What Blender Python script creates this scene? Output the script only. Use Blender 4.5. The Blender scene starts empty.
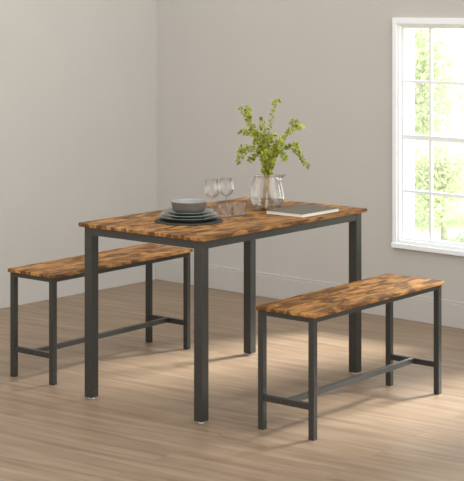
import bpy, bmesh, math, random
from mathutils import Vector, Matrix
R = math.radians
PI = math.pi
scn = bpy.context.scene
COL = scn.collection
random.seed(11)

# ------------------------------------------------------------------ materials
def new_mat(name):
    m = bpy.data.materials.new(name); m.use_nodes = True
    nt = m.node_tree
    return m, nt, nt.nodes['Principled BSDF'], nt.nodes['Material Output']

def nd(nt, typ, **kw):
    n = nt.nodes.new(typ)
    for k, v in kw.items(): setattr(n, k, v)
    return n

def ramp(nt, stops, interp='LINEAR'):
    r = nd(nt, 'ShaderNodeValToRGB'); e = r.color_ramp.elements
    r.color_ramp.interpolation = interp
    e[0].position, e[0].color = stops[0][0], (*stops[0][1], 1)
    e[1].position, e[1].color = stops[1][0], (*stops[1][1], 1)
    for p, c in stops[2:]:
        x = e.new(p); x.color = (*c, 1)
    return r

def coords(nt, scale=(1, 1, 1), rot=(0, 0, 0), loc=(0, 0, 0)):
    tc = nd(nt, 'ShaderNodeTexCoord'); mp = nd(nt, 'ShaderNodeMapping')
    mp.inputs['Scale'].default_value = scale
    mp.inputs['Rotation'].default_value = rot
    mp.inputs['Location'].default_value = loc
    nt.links.new(tc.outputs['Object'], mp.inputs['Vector'])
    return mp

def mix_col(nt, a, b, fac, mode='MIX'):
    m = nd(nt, 'ShaderNodeMix', data_type='RGBA', blend_type=mode)
    for sock, v in ((m.inputs['A'], a), (m.inputs['B'], b), (m.inputs['Factor'], fac)):
        if hasattr(v, 'is_output'): nt.links.new(v, sock)
        elif isinstance(v, tuple): sock.default_value = (*v, 1)
        else: sock.default_value = v
    return m.outputs['Result']

def bump(nt, h, bsdf, strength=.2, dist=.002):
    b = nd(nt, 'ShaderNodeBump'); b.inputs['Strength'].default_value = strength
    b.inputs['Distance'].default_value = dist
    nt.links.new(h, b.inputs['Height']); nt.links.new(b.outputs['Normal'], bsdf.inputs['Normal'])

def plain(name, c, rough=.5, metal=0, var=.06, scale=20, bstr=0.0, coat=0):
    m, nt, b, o = new_mat(name)
    mp = coords(nt)
    n = nd(nt, 'ShaderNodeTexNoise'); n.inputs['Scale'].default_value = scale; n.inputs['Detail'].default_value = 4
    nt.links.new(mp.outputs[0], n.inputs['Vector'])
    lo = tuple(x*(1-var) for x in c); hi = tuple(min(1, x*(1+var)) for x in c)
    r = ramp(nt, [(.3, lo), (.7, hi)])
    nt.links.new(n.outputs['Fac'], r.inputs['Fac']); nt.links.new(r.outputs['Color'], b.inputs['Base Color'])
    b.inputs['Roughness'].default_value = rough; b.inputs['Metallic'].default_value = metal
    b.inputs['Coat Weight'].default_value = coat
    if bstr: bump(nt, n.outputs['Fac'], b, bstr)
    return m

def rustic_wood(name, seed=0.0):
    """board veneer: orange brown boards with dark smoky knots, grain along local X"""
    m, nt, b, o = new_mat(name)
    mp = coords(nt, loc=(seed, seed*.37, 0))
    # boards across the width
    sep = nd(nt, 'ShaderNodeSeparateXYZ'); nt.links.new(mp.outputs[0], sep.inputs[0])
    br = nd(nt, 'ShaderNodeTexBrick'); br.offset = .37; br.squash = 1
    nt.links.new(mp.outputs[0], br.inputs['Vector'])
    br.inputs['Scale'].default_value = 1
    br.inputs['Brick Width'].default_value = .62; br.inputs['Row Height'].default_value = .098
    br.inputs['Mortar Size'].default_value = .0016; br.inputs['Mortar Smooth'].default_value = .6
    br.inputs['Color1'].default_value = (0, 0, 0, 1); br.inputs['Color2'].default_value = (1, 1, 1, 1)
    br.inputs['Mortar'].default_value = (.5, .5, .5, 1)
    # offset noise per board
    off = nd(nt, 'ShaderNodeVectorMath', operation='MULTIPLY_ADD')
    nt.links.new(br.outputs['Color'], off.inputs[0]); off.inputs[1].default_value = (.9, .12, .7)
    nt.links.new(mp.outputs[0], off.inputs[2])
    def noise(sx, sy, detail, dist=0.0, rough=.6):
        mm = nd(nt, 'ShaderNodeMapping'); mm.inputs['Scale'].default_value = (sx, sy, 20)
        nt.links.new(off.outputs[0], mm.inputs['Vector'])
        n = nd(nt, 'ShaderNodeTexNoise'); n.inputs['Scale'].default_value = 1
        n.inputs['Detail'].default_value = detail; n.inputs['Distortion'].default_value = dist
        n.inputs['Roughness'].default_value = rough
        nt.links.new(mm.outputs[0], n.inputs['Vector']); return n.outputs['Fac']
    big = noise(6.0, 19, 6, 1.0, .62)
    fine = noise(9, 110, 4, .3)
    base = ramp(nt, [(.3, (.25, .108, .032)), (.5, (.40, .190, .056)), (.72, (.56, .305, .105))])
    nt.links.new(fine, base.inputs['Fac'])
    dark = ramp(nt, [(.41, (0, 0, 0)), (.58, (1, 1, 1))]); nt.links.new(big, dark.inputs['Fac'])
    c1 = mix_col(nt, base.outputs['Color'], (.075, .031, .012), 0.0)
    mulf = nd(nt, 'ShaderNodeMath', operation='MULTIPLY'); nt.links.new(dark.outputs['Color'], mulf.inputs[0]); mulf.inputs[1].default_value = .9
    nt.links.new(mulf.outputs[0], c1.node.inputs['Factor'])
    seam = ramp(nt, [(0, (1, 1, 1)), (1, (.55, .5, .45))]); nt.links.new(br.outputs['Fac'], seam.inputs['Fac'])
    c2 = mix_col(nt, c1, seam.outputs['Color'], 1.0, 'MULTIPLY')
    nt.links.new(c2, b.inputs['Base Color'])
    b.inputs['Roughness'].default_value = .5
    b.inputs['Specular IOR Level'].default_value = .12
    bump(nt, fine, b, .12, .001)
    return m

def floor_wood():
    m, nt, b, o = new_mat('floor_oak')
    mp = coords(nt, rot=(0, 0, R(-6.5)))
    br = nd(nt, 'ShaderNodeTexBrick'); br.offset = .43
    nt.links.new(mp.outputs[0], br.inputs['Vector']); br.inputs['Scale'].default_value = 1
    br.inputs['Brick Width'].default_value = 1.5; br.inputs['Row Height'].default_value = .17
    br.inputs['Mortar Size'].default_value = .0016; br.inputs['Mortar Smooth'].default_value = .5
    br.inputs['Color1'].default_value = (0, 0, 0, 1); br.inputs['Color2'].default_value = (1, 1, 1, 1)
    br.inputs['Mortar'].default_value = (.5, .5, .5, 1)
    off = nd(nt, 'ShaderNodeVectorMath', operation='MULTIPLY_ADD')
    nt.links.new(br.outputs['Color'], off.inputs[0]); off.inputs[1].default_value = (4.1, 2.7, 0)
    nt.links.new(mp.outputs[0], off.inputs[2])
    def noise(sx, sy, d, dist=.4):
        mm = nd(nt, 'ShaderNodeMapping'); mm.inputs['Scale'].default_value = (sx, sy, 1)
        nt.links.new(off.outputs[0], mm.inputs['Vector'])
        n = nd(nt, 'ShaderNodeTexNoise'); n.inputs['Scale'].default_value = 1; n.inputs['Detail'].default_value = d
        n.inputs['Distortion'].default_value = dist
        nt.links.new(mm.outputs[0], n.inputs['Vector']); return n.outputs['Fac']
    g = noise(1.6, 26, 6); g2 = noise(6, 150, 3)
    r = ramp(nt, [(.3, FLOOR_LO), (.7, FLOOR_HI)])
    nt.links.new(g, r.inputs['Fac'])
    r2 = ramp(nt, [(.3, (.86, .84, .82)), (.7, (1, 1, 1))]); nt.links.new(g2, r2.inputs['Fac'])
    c = mix_col(nt, r.outputs['Color'], r2.outputs['Color'], 1.0, 'MULTIPLY')
    rb = ramp(nt, [(0, (.95, .945, .94)), (1, (1.0, 1.0, 1.0))]); nt.links.new(br.outputs['Color'], rb.inputs['Fac'])
    c = mix_col(nt, c, rb.outputs['Color'], 1.0, 'MULTIPLY')
    rs = ramp(nt, [(0, (1, 1, 1)), (1, (.78, .75, .72))]); nt.links.new(br.outputs['Fac'], rs.inputs['Fac'])
    c = mix_col(nt, c, rs.outputs['Color'], 1.0, 'MULTIPLY')
    nt.links.new(c, b.inputs['Base Color'])
    b.inputs['Roughness'].default_value = .42
    b.inputs['Specular IOR Level'].default_value = .5
    bump(nt, g2, b, .06, .001)
    return m

def clear_glass(name, tint=(.97, .98, .975), low=.03, high=.75, rough=.02):
    m = bpy.data.materials.new(name); m.use_nodes = True; nt = m.node_tree
    nt.nodes.remove(nt.nodes['Principled BSDF']); out = nt.nodes['Material Output']
    tr = nd(nt, 'ShaderNodeBsdfTransparent'); tr.inputs['Color'].default_value = (*tint, 1)
    gl = nd(nt, 'ShaderNodeBsdfGlossy'); gl.inputs['Roughness'].default_value = rough
    lw = nd(nt, 'ShaderNodeLayerWeight'); lw.inputs['Blend'].default_value = .5
    pw = nd(nt, 'ShaderNodeMath', operation='POWER'); nt.links.new(lw.outputs['Facing'], pw.inputs[0]); pw.inputs[1].default_value = 2.6
    mr = nd(nt, 'ShaderNodeMapRange'); mr.inputs['To Min'].default_value = low; mr.inputs['To Max'].default_value = high
    nt.links.new(pw.outputs[0], mr.inputs['Value'])
    mx = nd(nt, 'ShaderNodeMixShader')
    nt.links.new(mr.outputs[0], mx.inputs[0]); nt.links.new(tr.outputs[0], mx.inputs[1]); nt.links.new(gl.outputs[0], mx.inputs[2])
    nt.links.new(mx.outputs[0], out.inputs['Surface'])
    return m

def leaf_mat(name, lo, hi, trans=.45):
    m, nt, b, o = new_mat(name)
    mp = coords(nt)
    n = nd(nt, 'ShaderNodeTexNoise'); n.inputs['Scale'].default_value = 45; n.inputs['Detail'].default_value = 3
    nt.links.new(mp.outputs[0], n.inputs['Vector'])
    r = ramp(nt, [(.35, lo), (.65, hi)]); nt.links.new(n.outputs['Fac'], r.inputs['Fac'])
    nt.links.new(r.outputs['Color'], b.inputs['Base Color']); b.inputs['Roughness'].default_value = .45
    t = nd(nt, 'ShaderNodeBsdfTranslucent'); nt.links.new(r.outputs['Color'], t.inputs['Color'])
    mx = nd(nt, 'ShaderNodeMixShader'); mx.inputs[0].default_value = trans
    nt.links.new(b.outputs[0], mx.inputs[1]); nt.links.new(t.outputs[0], mx.inputs[2])
    nt.links.new(mx.outputs[0], o.inputs['Surface'])
    return m

FLOOR_LO = (.205, .135, .080); FLOOR_HI = (.335, .245, .165)
M = {}
M['wall'] = plain('wall_paint', (.50, .475, .432), .85, var=.015, scale=3)
M['base'] = plain('baseboard_paint', (.50, .475, .432), .6, var=.01)
M['white'] = plain('window_paint', (.84, .85, .85), .45, var=.01)
M['floor'] = floor_wood()
M['steel'] = plain('charcoal_powder_coat', (.027, .0265, .0225), .36, 0, var=.08, scale=60)
M['bolt'] = plain('bolt_steel', (.14, .14, .13), .4, 1)
M['foot'] = plain('white_plastic', (.75, .74, .72), .4)
M['plate'] = plain('sage_glaze', (.135, .162, .135), .3, var=.1, scale=30, coat=.4)
M['plate2'] = plain('pale_sage_glaze', (.17, .20, .168), .3, var=.1, scale=30, coat=.4)
M['bowl'] = plain('warm_grey_glaze', (.125, .110, .095), .4, var=.1, scale=30, coat=.2)
M['inner'] = plain('pale_grey_glaze', (.30, .295, .275), .35, var=.06, coat=.2)
M['glass'], _nt, _b, _o = new_mat('clear_glass')
_b.inputs['Transmission Weight'].default_value = 1; _b.inputs['Roughness'].default_value = .02; _b.inputs['IOR'].default_value = 1.45
_b.inputs['Base Color'].default_value = (.98, .98, .97, 1)
def blend_glass(name, fac):
    m = M['glass'].copy(); m.name = name; t = m.node_tree; o = t.nodes['Material Output']; b = t.nodes['Principled BSDF']
    gl = nd(t, 'ShaderNodeBsdfGlossy'); gl.inputs['Roughness'].default_value = .08
    tr = nd(t, 'ShaderNodeBsdfTransparent'); lw = nd(t, 'ShaderNodeLayerWeight'); lw.inputs['Blend'].default_value = .35
    m1 = nd(t, 'ShaderNodeMixShader'); m2 = nd(t, 'ShaderNodeMixShader'); m2.inputs[0].default_value = fac
    t.links.new(lw.outputs['Facing'], m1.inputs[0]); t.links.new(tr.outputs[0], m1.inputs[1]); t.links.new(gl.outputs[0], m1.inputs[2])
    t.links.new(b.outputs[0], m2.inputs[1]); t.links.new(m1.outputs[0], m2.inputs[2]); t.links.new(m2.outputs[0], o.inputs['Surface'])
    return m
M['vase'] = blend_glass('vase_glass', .6); M['glass'] = blend_glass('drinking_glass', .6)
M['water'], _nt, _b, _o = new_mat('water')
_b.inputs['Transmission Weight'].default_value = 1; _b.inputs['Roughness'].default_value = 0; _b.inputs['IOR'].default_value = 1.33
_b.inputs['Base Color'].default_value = (.97, .98, .94, 1)
M['pane'] = clear_glass('window_glass', tint=(.985, .99, .985), low=.01, high=.2)
M['stem'] = plain('brown_stem', (.36, .22, .07), .6, var=.2)
M['leaf'] = leaf_mat('leaf_green', (.15, .22, .02), (.72, .76, .16), .5)
M['cover'] = plain('charcoal_book_cloth', (.13, .115, .088), .7, var=.1, scale=90)
M['paper'] = plain('cream_paper', (.80, .74, .63), .8, var=.05, scale=200)
M['lawn'] = plain('lawn_grass', (.50, .60, .34), .9, var=.2, scale=2.5)
M['bark'] = plain('grey_bark', (.62, .58, .52), .9, var=.2)
M['gleaf'] = leaf_mat('overexposed_garden_leaf', (.68, .75, .55), (.94, .95, .88), .5)  # leaf colour whitened so the overexposed daylight outside is painted in
M['gleaf2'] = leaf_mat('garden_leaf_blue', (.55, .66, .58), (.75, .82, .72), .4)

def placemat_mat():
    m, nt, b, o = new_mat('woven_placemat')
    mp = coords(nt)
    w = nd(nt, 'ShaderNodeTexWave', wave_type='RINGS', rings_direction='Z'); w.inputs['Scale'].default_value = 40
    w.inputs['Distortion'].default_value = .6
    nt.links.new(mp.outputs[0], w.inputs['Vector'])
    n = nd(nt, 'ShaderNodeTexNoise'); n.inputs['Scale'].default_value = 160; nt.links.new(mp.outputs[0], n.inputs['Vector'])
    r = ramp(nt, [(.3, (.030, .028, .024)), (.75, (.105, .098, .085))])
    c = mix_col(nt, w.outputs['Color'], n.outputs['Color'], .5)
    nt.links.new(c, r.inputs['Fac']); nt.links.new(r.outputs['Color'], b.inputs['Base Color'])
    b.inputs['Roughness'].default_value = .9; b.inputs['Specular IOR Level'].default_value = .1
    bump(nt, c, b, .6, .002)
    return m
M['mat'] = placemat_mat()

# ------------------------------------------------------------------ mesh helpers
def link(name, bm, mat, parent=None, loc=(0, 0, 0), rz=0, smooth=False, bevel=0, seg=2):
    bmesh.ops.recalc_face_normals(bm, faces=bm.faces)
    me = bpy.data.meshes.new(name); bm.to_mesh(me); bm.free()
    if smooth:
        for p in me.polygons: p.use_smooth = True
    me.materials.append(mat)
    o = bpy.data.objects.new(name, me); COL.objects.link(o)
    o.location = loc; o.rotation_euler = (0, 0, rz)
    if parent: o.parent = parent
    if bevel:
        mod = o.modifiers.new('bevel', 'BEVEL'); mod.width = bevel; mod.segments = seg; mod.limit_method = 'ANGLE'; mod.angle_limit = R(50)
    return o

def box(bm, x0, x1, y0, y1, z0, z1):
    vs = [bm.verts.new((x, y, z)) for z in (z0, z1) for x, y in ((x0, y0), (x1, y0), (x1, y1), (x0, y1))]
    for f in ((0, 1, 2, 3), (4, 5, 6, 7), (0, 1, 5, 4), (1, 2, 6, 5), (2, 3, 7, 6), (3, 0, 4, 7)):
        bm.faces.new([vs[i] for i in f])
    return bm

def boxes(*bs):
    bm = bmesh.new()
    for b in bs: box(bm, *b)
    return bm

def slab(L, W, z0, z1, r, n=5, e=.0025):
    """board with rounded corners and eased edges"""
    bm = bmesh.new(); rings = []
    for z, ins in ((z0, e), (z0+e, 0), (z1-e, 0), (z1-e*.3, e*.3), (z1, e)):
        ring = []
        for cx, cy, a0 in ((1, 1, 0), (-1, 1, 90), (-1, -1, 180), (1, -1, 270)):
            for k in range(n+1):
                a = R(a0+90*k/n)
                ring.append(bm.verts.new((cx*(L/2-r)+(r-ins)*math.cos(a), cy*(W/2-r)+(r-ins)*math.sin(a), z)))
        rings.append(ring)
    N = len(rings[0])
    for a, b in zip(rings, rings[1:]):
        for i in range(N): bm.faces.new((a[i], a[(i+1) % N], b[(i+1) % N], b[i]))
    bm.faces.new(rings[0]); bm.faces.new(rings[-1])
    return bm

def lathe(profile, n=48, warp=None):
    bm = bmesh.new(); rings = []
    for r, z in profile:
        if r < 1e-6: rings.append([bm.verts.new((0, 0, z))]); continue
        ring = []
        for k in range(n):
            a = 2*PI*k/n; x, y = r*math.cos(a), r*math.sin(a)
            if warp: x, y, zz = warp(x, y, z, a)
            else: zz = z
            ring.append(bm.verts.new((x, y, zz)))
        rings.append(ring)
    for a, b in zip(rings, rings[1:]):
        if len(a) == 1 and len(b) == 1: continue
        for k in range(n):
            j = (k+1) % n
            if len(a) == 1: bm.faces.new((a[0], b[k], b[j]))
            elif len(b) == 1: bm.faces.new((a[k], a[j], b[0]))
            else: bm.faces.new((a[k], a[j], b[j], b[k]))
    return bm

def tube(bm, pts, r0, r1, n=7):
    pts = [Vector(p) for p in pts]; rings = []
    for i, p in enumerate(pts):
        t = (pts[min(i+1, len(pts)-1)]-pts[max(i-1, 0)]).normalized()
        a = t.orthogonal().normalized() if abs(t.z) < .2 else t.cross(Vector((1, 0, 0))).normalized(); b = t.cross(a)
        r = r0+(r1-r0)*i/(len(pts)-1)
        rings.append([bm.verts.new(p+(a*math.cos(2*PI*k/n)+b*math.sin(2*PI*k/n))*r) for k in range(n)])
    for a, b in zip(rings, rings[1:]):
        for k in range(n): bm.faces.new((a[k], a[(k+1) % n], b[(k+1) % n], b[k]))
    bm.faces.new(rings[0][::-1]); bm.faces.new(rings[-1])

def thing(name, label, cat, loc=(0, 0, 0), rz=0, group=None):
    o = bpy.data.objects.new(name, None); COL.objects.link(o); o.empty_display_size = .1
    o.location = loc; o.rotation_euler = (0, 0, rz)
    return tag(o, label, cat, group)

def tag(o, label, cat, group=None):
    o['label'] = label; o['category'] = cat
    if group: o['group'] = group
    return o

def copy_tree(o, parent=None):
    c = o.copy(); COL.objects.link(c)
    if parent: c.parent = parent
    for ch in [x for x in bpy.data.objects if x.parent == o]: copy_tree(ch, c)
    return c

def struct(o):
    o['kind'] = 'structure'; return o

# ------------------------------------------------------------------ room
# room frame: origin at the inner corner of both walls, +X along the window wall, -Y into the room, +Y outdoors
ROOM = (-.486, 9.729, 0); TR = R(-41.36); LWA = R(0.0)
S = 8.0; HC = 3.3; TH = .14
def room(name, bm, mat, **k): return link(name, bm, mat, None, ROOM, TR, **k)
struct(room('floor', boxes((-.2, S, -S, TH, -.05, 0)), M['floor']))
struct(room('wall_left', boxes((-.2, 0, -S, 0, 0, HC)), M['wall']))
WZ0, WZ1 = .42, 1.60
WIN = [(1.828, 2.530), (3.05, 3.752), (4.27, 4.972)]
bs = [(-.2, S, 0, TH, 0, WZ0), (-.2, S, 0, TH, WZ1, HC)]
prev = -.2
for a, b_ in WIN: bs.append((prev, a, 0, TH, WZ0, WZ1)); prev = b_
bs.append((prev, S, 0, TH, WZ0, WZ1))
struct(room('wall_right', boxes(*bs), M['wall']))
bb = bmesh.new(); box(bb, 0, S, -.014, 0, 0, .128); box(bb, 0, S, -.009, 0, .128, .140)
struct(room('baseboard_right', bb, M['base'], bevel=.003))

for wi, (a, b_) in enumerate(WIN):
    w = bpy.data.objects.new('window_%d' % (wi+1), None); COL.objects.link(w)
    w.location = ROOM; w.rotation_euler = (0, 0, TR); struct(w)
    c = .027
    def wp(n, bm, m, bev=.002, p=w): return link(n, bm, m, p, bevel=bev)
    wp('casing', boxes((a-c, a, -.018, 0, WZ0-.01, WZ1), (b_, b_+c, -.018, 0, WZ0-.01, WZ1),
                       (a-c, b_+c, -.018, 0, WZ1, WZ1+.034)), M['white'])
    wp('sill', boxes((a-c-.003, b_+c+.003, -.026, .0, WZ0-.036, WZ0-.008)), M['white'], .004)
    wp('frame', boxes((a, a+.012, -.004, TH, WZ0, WZ1), (b_-.012, b_, -.004, TH, WZ0, WZ1),
                      (a+.012, b_-.012, -.004, TH, WZ1-.010, WZ1), (a, b_, -.004, TH, WZ0-.008, WZ0+.008)), M['white'])
    zm = .987; x0, x1 = a+.012, b_-.012
    for (z0, z1, y0) in ((WZ0+.008, zm, .018), (zm, WZ1-.010, .018)):
        f = .013; y1 = y0+.025
        s_ = wp('sash', boxes((x0, x0+f, y0, y1, z0, z1), (x1-f, x1, y0, y1, z0, z1),
                              (x0+f, x1-f, y0, y1, z0, z0+f), (x0+f, x1-f, y0, y1, z1-f, z1)), M['white'])
        bars = []
        for xc in (x0+.182, x1-.182):
            bars.append((xc-.008, xc+.008, y0+.004, y1-.004, z0+f, z1-f))
        zc = (z0+z1)/2-(.001 if z0 > .9 else .016)
        bars.append((x0+f, x1-f, y0+.005, y1-.005, zc-.008, zc+.008))
        wp('muntin', boxes(*bars), M['white'], 0, s_)
        wp('pane', boxes((x0+f, x1-f, y0+.011, y0+.014, z0+f, z1-f)), M['pane'], 0, s_)

# ------------------------------------------------------------------ furniture
woodT = rustic_wood('rustic_board_table', 0.3); woodL = rustic_wood('rustic_board_left', 4.7); woodR = rustic_wood('rustic_board_right', 9.2)

def frame_legs(root, L, W, H, leg, inset, zb, ztop):
    for sx in (-1, 1):
        for sy in (-1, 1):
            cx, cy = sx*(L/2-inset), sy*(W/2-inset); h = leg/2
            lg = link('leg', boxes((-h, h, -h, h, zb, ztop)), M['steel'], root, (cx, cy, 0), bevel=.0025)
            if zb > .004:
                link('levelling_foot', lathe([(0, 0), (.013, 0), (.014, .003), (.012, .006), (.006, .007), (.006, zb), (0, zb)], 20), M['foot'], lg)['label'] = 'small white round levelling foot'

L, W = 1.186, .712
tb = thing('dining_table', 'tall rectangular dining table with rustic brown top and charcoal metal legs', 'table', (-.0335, 7.020, 0), .8876)
link('tabletop', slab(L, W, .746, .762, .014), woodT, tb)
leg, ins = .0435, .044
frame_legs(tb, L, W, .762, leg, ins, .008, .746)
h = leg/2; xi, yi = L/2-ins, W/2-ins
for sy in (-1, 1):
    y = sy*(yi+h-.0125); link('apron_rail', boxes((-xi+h, xi-h, y-.0115, y+.0115, 0.711, .746)), M['steel'], tb)
for sx in (-1, 1):
    x = sx*(xi+h-.0125); link('apron_rail', boxes((x-.0115, x+.0115, -yi+h, yi-h, 0.711, .746)), M['steel'], tb)

def bench(loc, rz, wood, label, L=.978, W=.300, H=.495):
    t = thing('bench', label, 'bench', (*loc, 0), rz, 'matching benches at the table')
    link('seat', slab(L, W, H-.015, H, .012), wood, t)
    leg, ins = .0265, .0245
    frame_legs(t, L, W, H, leg, ins, 0, H-.015)
    h = leg/2; xi, yi = L/2-ins, W/2-ins; w = .010
    for sy in (-1, 1):
        y = sy*(yi+h-w-.001); link('apron_rail', boxes((-xi+h, xi-h, y-w, y+w, H-.035, H-.015)), M['steel'], t)
    for sx in (-1, 1):
        x = sx*(xi+h-w-.001); link('apron_rail', boxes((x-w, x+w, -yi+h, yi-h, H-.035, H-.015)), M['steel'], t)
        cb = link('crossbar', boxes((sx*xi-w, sx*xi+w, -yi+h, yi-h, .116, .141)), M['steel'], t, bevel=.0015)
        for dy in (-.022, .022):
            bo = bmesh.new(); tube(bo, [(sx*(xi+w), dy, .1285), (sx*(xi+w+.0025), dy, .1285)], .0034, .003, 12)
            link('bolt', bo, M['bolt'], cb)
    link('stretcher', boxes((-xi+w, xi-w, -.0105, .0105, .118, .141)), M['steel'], t, bevel=.0015)
    return t
bench((-.6263, 7.4798), .898, woodL, 'brown topped metal bench at the far left, nearer the bright corner wall')
bench((.4985, 6.5886), .893, woodR, 'brown topped metal bench in the right foreground, below the window')

# ------------------------------------------------------------------ table setting
TZ = .762
PM = (-.2015, 6.839)
def mat_warp(x, y, z, a):
    k = 1+.012*math.sin(a*36) if math.hypot(x, y) > .14 else 1
    return x*k, y*k, z
o = link('placemat', lathe([(0, 0), (.147, 0), (.150, .002), (.147, .004), (.10, .0045), (0, .0045)], 144, mat_warp), M['mat'], None, (*PM, TZ), smooth=True)
tag(o, 'round dark woven placemat under the stacked plates', 'placemat')
def plate_profile(r, h, t=.0045):
    return [(0, .002), (r*.56, .002), (r*.60, 0), (r*.63, 0), (r*.66, .004), (r*.82, h*.45), (r-.002, h-t*.6), (r, h-t*.2), (r-.001, h),
            (r-.004, h), (r*.80, h*.55+t*.5), (r*.66, .0045+t*.8), (r*.60, .0035+t*.6), (0, .0035+t*.6)]
z = TZ+.0045
def plate(r, h, z, m, label):
    o = link('plate', lathe(plate_profile(r, h), 72), m, None, (PM[0], PM[1], z), smooth=True)
    return tag(o, label, 'plate', 'stacked sage plates')
plate(.131, .020, z, M['plate'], 'largest sage green dinner plate, lowest of the stack on the placemat')
plate(.124, .020, z+.0115, M['plate2'], 'middle sage green plate, between the largest and smallest plates')
plate(.107, .019, z+.0245, M['plate'], 'smallest sage green plate directly under the grey bowl')
zb = z+.0245+.0065
br, bh = .080, .052
o = link('bowl', lathe([(0, .002), (.048, .002), (.050, 0), (.055, 0), (.058, .003), (.070, .012), (.0745, .028), (.0775, .046), (.080, bh-.001), (.0792, bh), (.0785, bh-.001), (.0752, .046), (.072, .029), (.066, .010), (.048, .0045), (0, .0035)], 72), M['bowl'], None, (PM[0], PM[1], zb), smooth=True)
link('inner_glaze', lathe([(0, .0035), (.048, .0045), (.066, .010), (.072, .029), (.0752, .046), (.0785, bh-.001), (.0792, bh), (.0780, bh+.0006), (.0765, bh-.001), (.0738, .046), (.0705, .030), (.0648, .0125), (.047, .0065), (0, .0055)], 72), M['inner'], o, smooth=True)['label'] = 'paler grey glazed inside and rim'
tag(o, 'round warm grey bowl on top of the plate stack', 'bowl')

# wine glasses
def wine(loc, s, label):
    t = thing('wine_glass', label, 'wine glass', (*loc, TZ), 0, 'wine glasses beside the plates')
    bw = [(.0, .0525), (.010, .054), (.024, .062), (.034, .076), (.0375, .092), (.0365, .112), (.0325, .1385), (.0318, .1392), (.0312, .1385),
          (.0352, .112), (.0362, .092), (.033, .077), (.023, .0635), (.010, .056), (0, .055)]
    link('glass_bowl', lathe([(r*s, z*s) for r, z in bw], 40), M['glass'], t, smooth=True)
    st = [(0, 0), (.030, 0), (.0315, .001), (.030, .002), (.012, .0045), (.005, .010), (.0036, .02), (.0036, .042), (.0050, .050), (0, .0525)]
    link('stem', lathe([(r*s, z*s) for r, z in st], 32), M['glass'], t, smooth=True)
wine((-0.1062, 7.2044), 1.0, 'stemmed wine glass nearer the plates, left of the two')
wine((-0.0413, 7.3116), .95, 'stemmed wine glass farther from the plates, right of the two')
def tumbler(loc, s, label):
    n = 40
    def warp(x, y, z, a):
        k = 1+.014*math.cos(a*10); return x*k, y*k, z
    p = [(0, 0), (.024, 0), (.0265, .003), (.0275, .012), (.0290, .030), (.0295, .0525), (.0288, .0535), (.0280, .0525),
         (.0272, .030), (.0255, .014), (.023, .009), (0, .0085)]
    o = link('tumbler', lathe([(r*s, z*s) for r, z in p], n*2, warp), M['glass'], None, (*loc, TZ), smooth=True)
    tag(o, label, 'glass', 'short tumblers in front of the wine glasses')
tumbler((-0.0452, 6.9842), 1.02, 'short ribbed glass tumbler beside the plate rim')
tumbler((0.0177, 7.0402), 1.0, 'short ribbed glass tumbler nearer the vase')

# vase with branches
VX, VY = .1455, 7.212
t = thing('glass_vase', 'clear rounded glass vase with small lip, holding leafy branches', 'vase', (VX, VY, TZ))
def vwarp(x, y, z, a):
    if z > .135:
        k = math.exp(-((math.atan2(math.sin(a-R(-6)), math.cos(a-R(-6))))/.26)**2)*((z-.135)/.018)
        x += .026*k; z2 = z+.004*k
        return x, y, z2
    return x, y, z
vo = [(0, 0), (.045, 0), (.056, .003), (.068, .013), (.077, .031), (.0815, .053), (.0805, .078), (.0755, .105), (.067, .130), (.0595, .145), (.0575, .150), (.0590, .156),
      (.0580, .158), (.0565, .156), (.0555, .150), (.0575, .144), (.065, .129), (.0735, .104), (.0785, .078), (.0795, .053), (.075, .032), (.066, .0155), (.054, .008), (0, .008)]
link('vase_body', lathe(vo, 72, vwarp), M['vase'], t, smooth=True)
link('water', lathe([(0, .009), (.052, .009), (.064, .0165), (.073, .0325), (.0775, .050), (.0775, .054), (0, .054)], 48), M['water'], t, smooth=True)['label'] = 'shallow clear water in the bottom of the vase'

def P(px, py, dd=0.0):
    """world position of a point on a branch, at the distance of the vase plus dd"""
    D = VY+dd
    return Vector(((px-235.1)/1567.7*D, D, 1.712-(py-3.2)*D/1567.7))
def spline(pts, n):
    out = []
    q = [pts[0]]+pts+[pts[-1]]
    for i in range(1, len(q)-2):
        for k in range(n):
            u = k/n; p0, p1, p2, p3 = q[i-1], q[i], q[i+1], q[i+2]
            out.append(.5*((2*p1)+(p2-p0)*u+(2*p0-5*p1+4*p2-p3)*u*u+(3*p1-p0-3*p2+p3)*u**3))
    out.append(q[-2]); return out

def add_leaf(bm, base, d, size, rnd):
    d = d.normalized()
    up = Vector((rnd.uniform(-1, 1), rnd.uniform(-1, 1), rnd.uniform(-.2, 1))).normalized()
    side = d.cross(up).normalized(); nrm = side.cross(d).normalized()
    w = size*rnd.uniform(.36, .46); cup = size*rnd.uniform(.05, .16); bend = size*rnd.uniform(-.05, .25)
    prof = [(0, .02), (.12, .35), (.32, .85), (.55, 1), (.76, .8), (.92, .4), (1, .02)]
    rows = []
    for u, k in prof:
        c = base+d*(size*u)-nrm*bend*u*u
        rows.append([bm.verts.new(c-side*w*k+nrm*cup*k), bm.verts.new(c), bm.verts.new(c+side*w*k+nrm*cup*k)])
    for a, b in zip(rows, rows[1:]):
        bm.faces.new((a[0], a[1], b[1], b[0])); bm.faces.new((a[1], a[2], b[2], b[1]))

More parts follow.
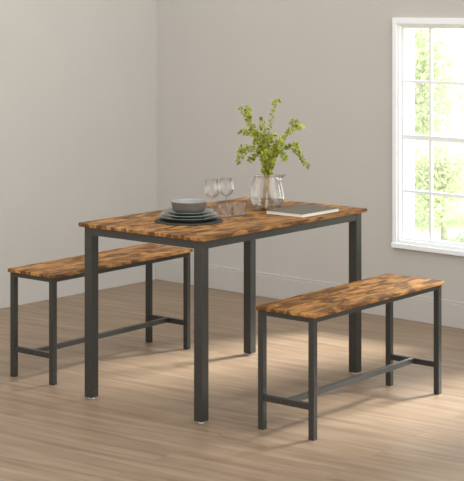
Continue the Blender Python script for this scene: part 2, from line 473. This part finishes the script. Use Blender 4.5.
def branch(seed, path, twigs, label, lsize=.0245, dens=.0046, start=.30):
    rnd = random.Random(seed)
    base = Vector((VX+rnd.uniform(-.03, .03), VY+rnd.uniform(-.03, .03), TZ+.013))
    neck = Vector((VX+rnd.uniform(-.015, .015), VY+rnd.uniform(-.02, .02), TZ+.150))
    main = spline([base, neck.lerp(base, .4), neck]+[P(*p) for p in path], 6)
    root = thing('leafy_branch', label, 'branch', tuple(base), 0, 'leafy branches in the vase')
    inv = base
    bs_ = bmesh.new(); tube(bs_, [p-inv for p in main], .0028, .0010, 6)
    lf = bmesh.new()
    chains = [(main, True)]
    for (i, px, py, dd) in twigs:
        k = int(i*(len(main)-1)); a = main[k]; e = P(px, py, dd)
        m_ = a.lerp(e, .5)+Vector((0, 0, .012))
        ch = spline([a, m_, e], 5); chains.append((ch, False)); tube(bs_, [p-inv for p in ch], .0014, .0007, 5)
    for ch, ism in chains:
        acc = 0; tot = sum((b-a).length for a, b in zip(ch, ch[1:])); run = 0; side = 1
        zmin = TZ+.158
        for a, b in zip(ch, ch[1:]):
            seg = (b-a).length; t_ = (b-a).normalized()
            run += seg; acc += seg
            while acc > dens:
                acc -= dens
                p = b-t_*acc
                if p.z < zmin: continue
                for s_ in (1, -1):
                    v = Vector((rnd.uniform(-1, 1), rnd.uniform(-1, 1), rnd.uniform(-.6, 1)))
                    v = (v-t_*v.dot(t_)).normalized()
                    d = (v+t_*rnd.uniform(.2, .9)).normalized()
                    f = 1-.35*run/tot
                    add_leaf(lf, p-inv+d*.004, d, lsize*f*rnd.uniform(.75, 1.15), rnd)
        tip = ch[-1]
        for _ in range(3):
            add_leaf(lf, tip-inv, (t_+Vector((rnd.uniform(-.5, .5), rnd.uniform(-.5, .5), rnd.uniform(-.3, .6)))), lsize*.8, rnd)
    link('stem', bs_, M['stem'], root, smooth=True)
    link('foliage', lf, M['leaf'], root, smooth=True)

branch(1, [(263, 150, -.02), (254, 130, -.04), (247, 118, -.05), (241, 110, -.05)], [(.62, 241, 133, -.08), (.8, 247, 109, -.02)], 'green leafy branch leaning to the upper left of the vase')
branch(2, [(268, 150, .03), (270, 128, .04), (273, 112, .05), (275, 103, .05)], [(.93, 278, 101, .03)], 'tallest green leafy branch, rising nearly straight up', dens=.0085, lsize=.021)
branch(3, [(272, 152, -.02), (283, 140, -.03), (293, 128, -.05), (301, 127, -.05)], [(.85, 295, 122, -.02)], 'green leafy branch reaching to the upper right of the vase')
branch(4, [(274, 152, .02), (288, 147, .03), (299, 154, .02), (307, 166, .02)], [(.75, 297, 147, .05)], 'green leafy branch drooping to the right of the vase')
branch(5, [(262, 154, .03), (252, 149, .04), (243, 153, .04), (238, 162, .03)], [(.8, 240, 150, .06)], 'green leafy branch drooping to the left of the vase')
branch(6, [(266, 150, -.04), (263, 132, -.06), (262, 120, -.07)], [(.7, 256, 142, -.07), (.7, 273, 135, -.05)], 'green leafy branch standing upright in front of the tallest branch')
branch(7, [(272, 158, -.06), (276, 148, -.09), (280, 140, -.1)], [(.6, 263, 155, -.1), (.7, 284, 158, -.09), (.75, 272, 140, -.09)], 'short bushy branch low over the vase rim, facing the tumblers', lsize=.026)
branch(8, [(266, 160, .04), (262, 152, .07), (258, 143, .08)], [(.6, 276, 152, .08), (.7, 250, 160, .06), (.8, 268, 142, .09)], 'short bushy branch low over the vase rim, facing the wall', lsize=.025)

# book
bk = thing('book', 'thin charcoal covered book with cream pages lying on the table', 'book', (.306, 7.099, TZ), R(50))
BL_, BW_, bt = .275, .212, .0185
link('back_cover', boxes((-BL_/2, BL_/2, -BW_/2, BW_/2, 0, .0022)), M['cover'], bk)
link('page_block', boxes((-BL_/2+.003, BL_/2-.003, -BW_/2+.003, BW_/2-.004, .0022, bt-.0022)), M['paper'], bk)['label'] = 'cream page edges'
link('front_cover', boxes((-BL_/2, BL_/2, -BW_/2, BW_/2, bt-.0022, bt)), M['cover'], bk, bevel=.0008)

# ------------------------------------------------------------------ garden
g = link('lawn', boxes((-6, 14, TH+.01, 7.5, -.40, -.30)), M['lawn'], None, ROOM, TR); struct(g)
def crown(bm, rnd, c, rad, n, size):
    for _ in range(n):
        v = Vector((rnd.gauss(0, 1), rnd.gauss(0, 1), rnd.gauss(0, 1))).normalized()*rnd.uniform(.35, 1)
        p = Vector(c)+Vector((v.x*rad[0], v.y*rad[1], v.z*rad[2]))
        add_leaf(bm, p, Vector((rnd.uniform(-1, 1), rnd.uniform(-1, 1), rnd.uniform(-1, .6))), size*rnd.uniform(.7, 1.3), rnd)
def shrub(seed, x, y, w, hgt, n, size, m, name, label, cat, trunk=.3):
    rnd = random.Random(seed); root = thing(name, label, cat, (x, y, -.30), rnd.uniform(0, 6), 'garden plants beyond the window')
    bm = bmesh.new()
    tube(bm, [(0, 0, 0), (.02, .01, hgt*.35), (0, .03, hgt*.7)], trunk*.1, trunk*.04, 8)
    for k in range(9):
        a = rnd.uniform(0, 6.28); r_ = w*.42
        z0 = hgt*rnd.uniform(.2, .6)
        tube(bm, [(0, 0, z0), (r_*.5*math.cos(a), r_*.5*math.sin(a), z0+hgt*.15), (r_*math.cos(a), r_*math.sin(a), z0+hgt*.3)], trunk*.04, trunk*.012, 5)
    link('trunk', bm, M['bark'], root)
    lf = bmesh.new()
    for k in range(8):
        a = rnd.uniform(0, 6.28); rr = w*.3*rnd.uniform(0, 1)
        crown(lf, rnd, (rr*math.cos(a), rr*math.sin(a), hgt*rnd.uniform(.3, .85)), (w*.28, w*.28, hgt*.2), n//8, size)
    link('foliage', lf, m, root)
shrub(21, 1.72, 12.9, 1.0, 1.15, 3600, .035, M['gleaf'], 'garden_shrub', 'overexposed-looking green garden shrub seen through the lower left panes', 'shrub')
shrub(22, 2.35, 13.3, 1.3, 1.05, 4200, .035, M['gleaf'], 'garden_shrub', 'wide yellow green garden shrub seen through the lower right panes', 'shrub')
shrub(23, 1.9, 12.3, .4, .32, 400, .04, M['gleaf2'], 'garden_shrub', 'low bluish green shrub on the lawn behind the lowest panes', 'shrub')
shrub(24, 1.75, 14.6, 1.2, 2.0, 3400, .05, M['gleaf'], 'garden_tree', 'sparse overexposed-looking tree behind the shrubs, left in the window', 'tree')
shrub(25, 2.75, 15.2, 1.6, 2.2, 3400, .05, M['gleaf'], 'garden_tree', 'sparse overexposed-looking tree at the right edge of the window', 'tree')

# ------------------------------------------------------------------ light
W_ = bpy.data.worlds.new('sky'); scn.world = W_; W_.use_nodes = True
nt = W_.node_tree; bg = nt.nodes['Background']
bg.inputs['Color'].default_value = (.985, .99, 1.0, 1)
# soft overcast sky, brighter towards the right hand side of the room
tcw = nd(nt, 'ShaderNodeTexCoord'); dt = nd(nt, 'ShaderNodeVectorMath', operation='DOT_PRODUCT')
nt.links.new(tcw.outputs['Generated'], dt.inputs[0]); dt.inputs[1].default_value = Vector((.88, -.50, .25)).normalized()
mrw = nd(nt, 'ShaderNodeMapRange'); mrw.inputs['From Min'].default_value = -1; mrw.inputs['From Max'].default_value = 1
mrw.inputs['To Min'].default_value = .2; mrw.inputs['To Max'].default_value = 1.7
nt.links.new(dt.outputs['Value'], mrw.inputs['Value']); nt.links.new(mrw.outputs[0], bg.inputs['Strength'])

def sun(az_dir, elev, e, ang, col):
    l = bpy.data.lights.new('sun', 'SUN'); l.energy = e; l.angle = R(ang); l.color = col
    o = bpy.data.objects.new('sun', l); COL.objects.link(o)
    d = Vector((az_dir[0], az_dir[1], 0)).normalized()*math.cos(R(elev)); d.z = math.sin(R(elev))
    o.rotation_euler = d.to_track_quat('Z', 'Y').to_euler(); o.location = d*20
sun((.82, .57), 34, 11.0, 14, (1, .985, .95))

# ------------------------------------------------------------------ camera
cam = bpy.data.cameras.new('camera'); co = bpy.data.objects.new('camera', cam); COL.objects.link(co)
co.location = (0, 0, 1.712); co.rotation_euler = (R(90), 0, 0)
cam.sensor_fit = 'HORIZONTAL'; cam.sensor_width = 36; cam.lens = 1567.7/464*36
cam.shift_x = (232-235.1)/464; cam.shift_y = -(240.5-3.2)/464
cam.clip_end = 200
scn.camera = co
scn.view_settings.view_transform = 'Standard'; scn.view_settings.look = 'None'
scn.view_settings.gamma = 1; scn.view_settings.use_curve_mapping = False
scn.view_settings.exposure = 0.5
scn.cycles.transparent_max_bounces = 24
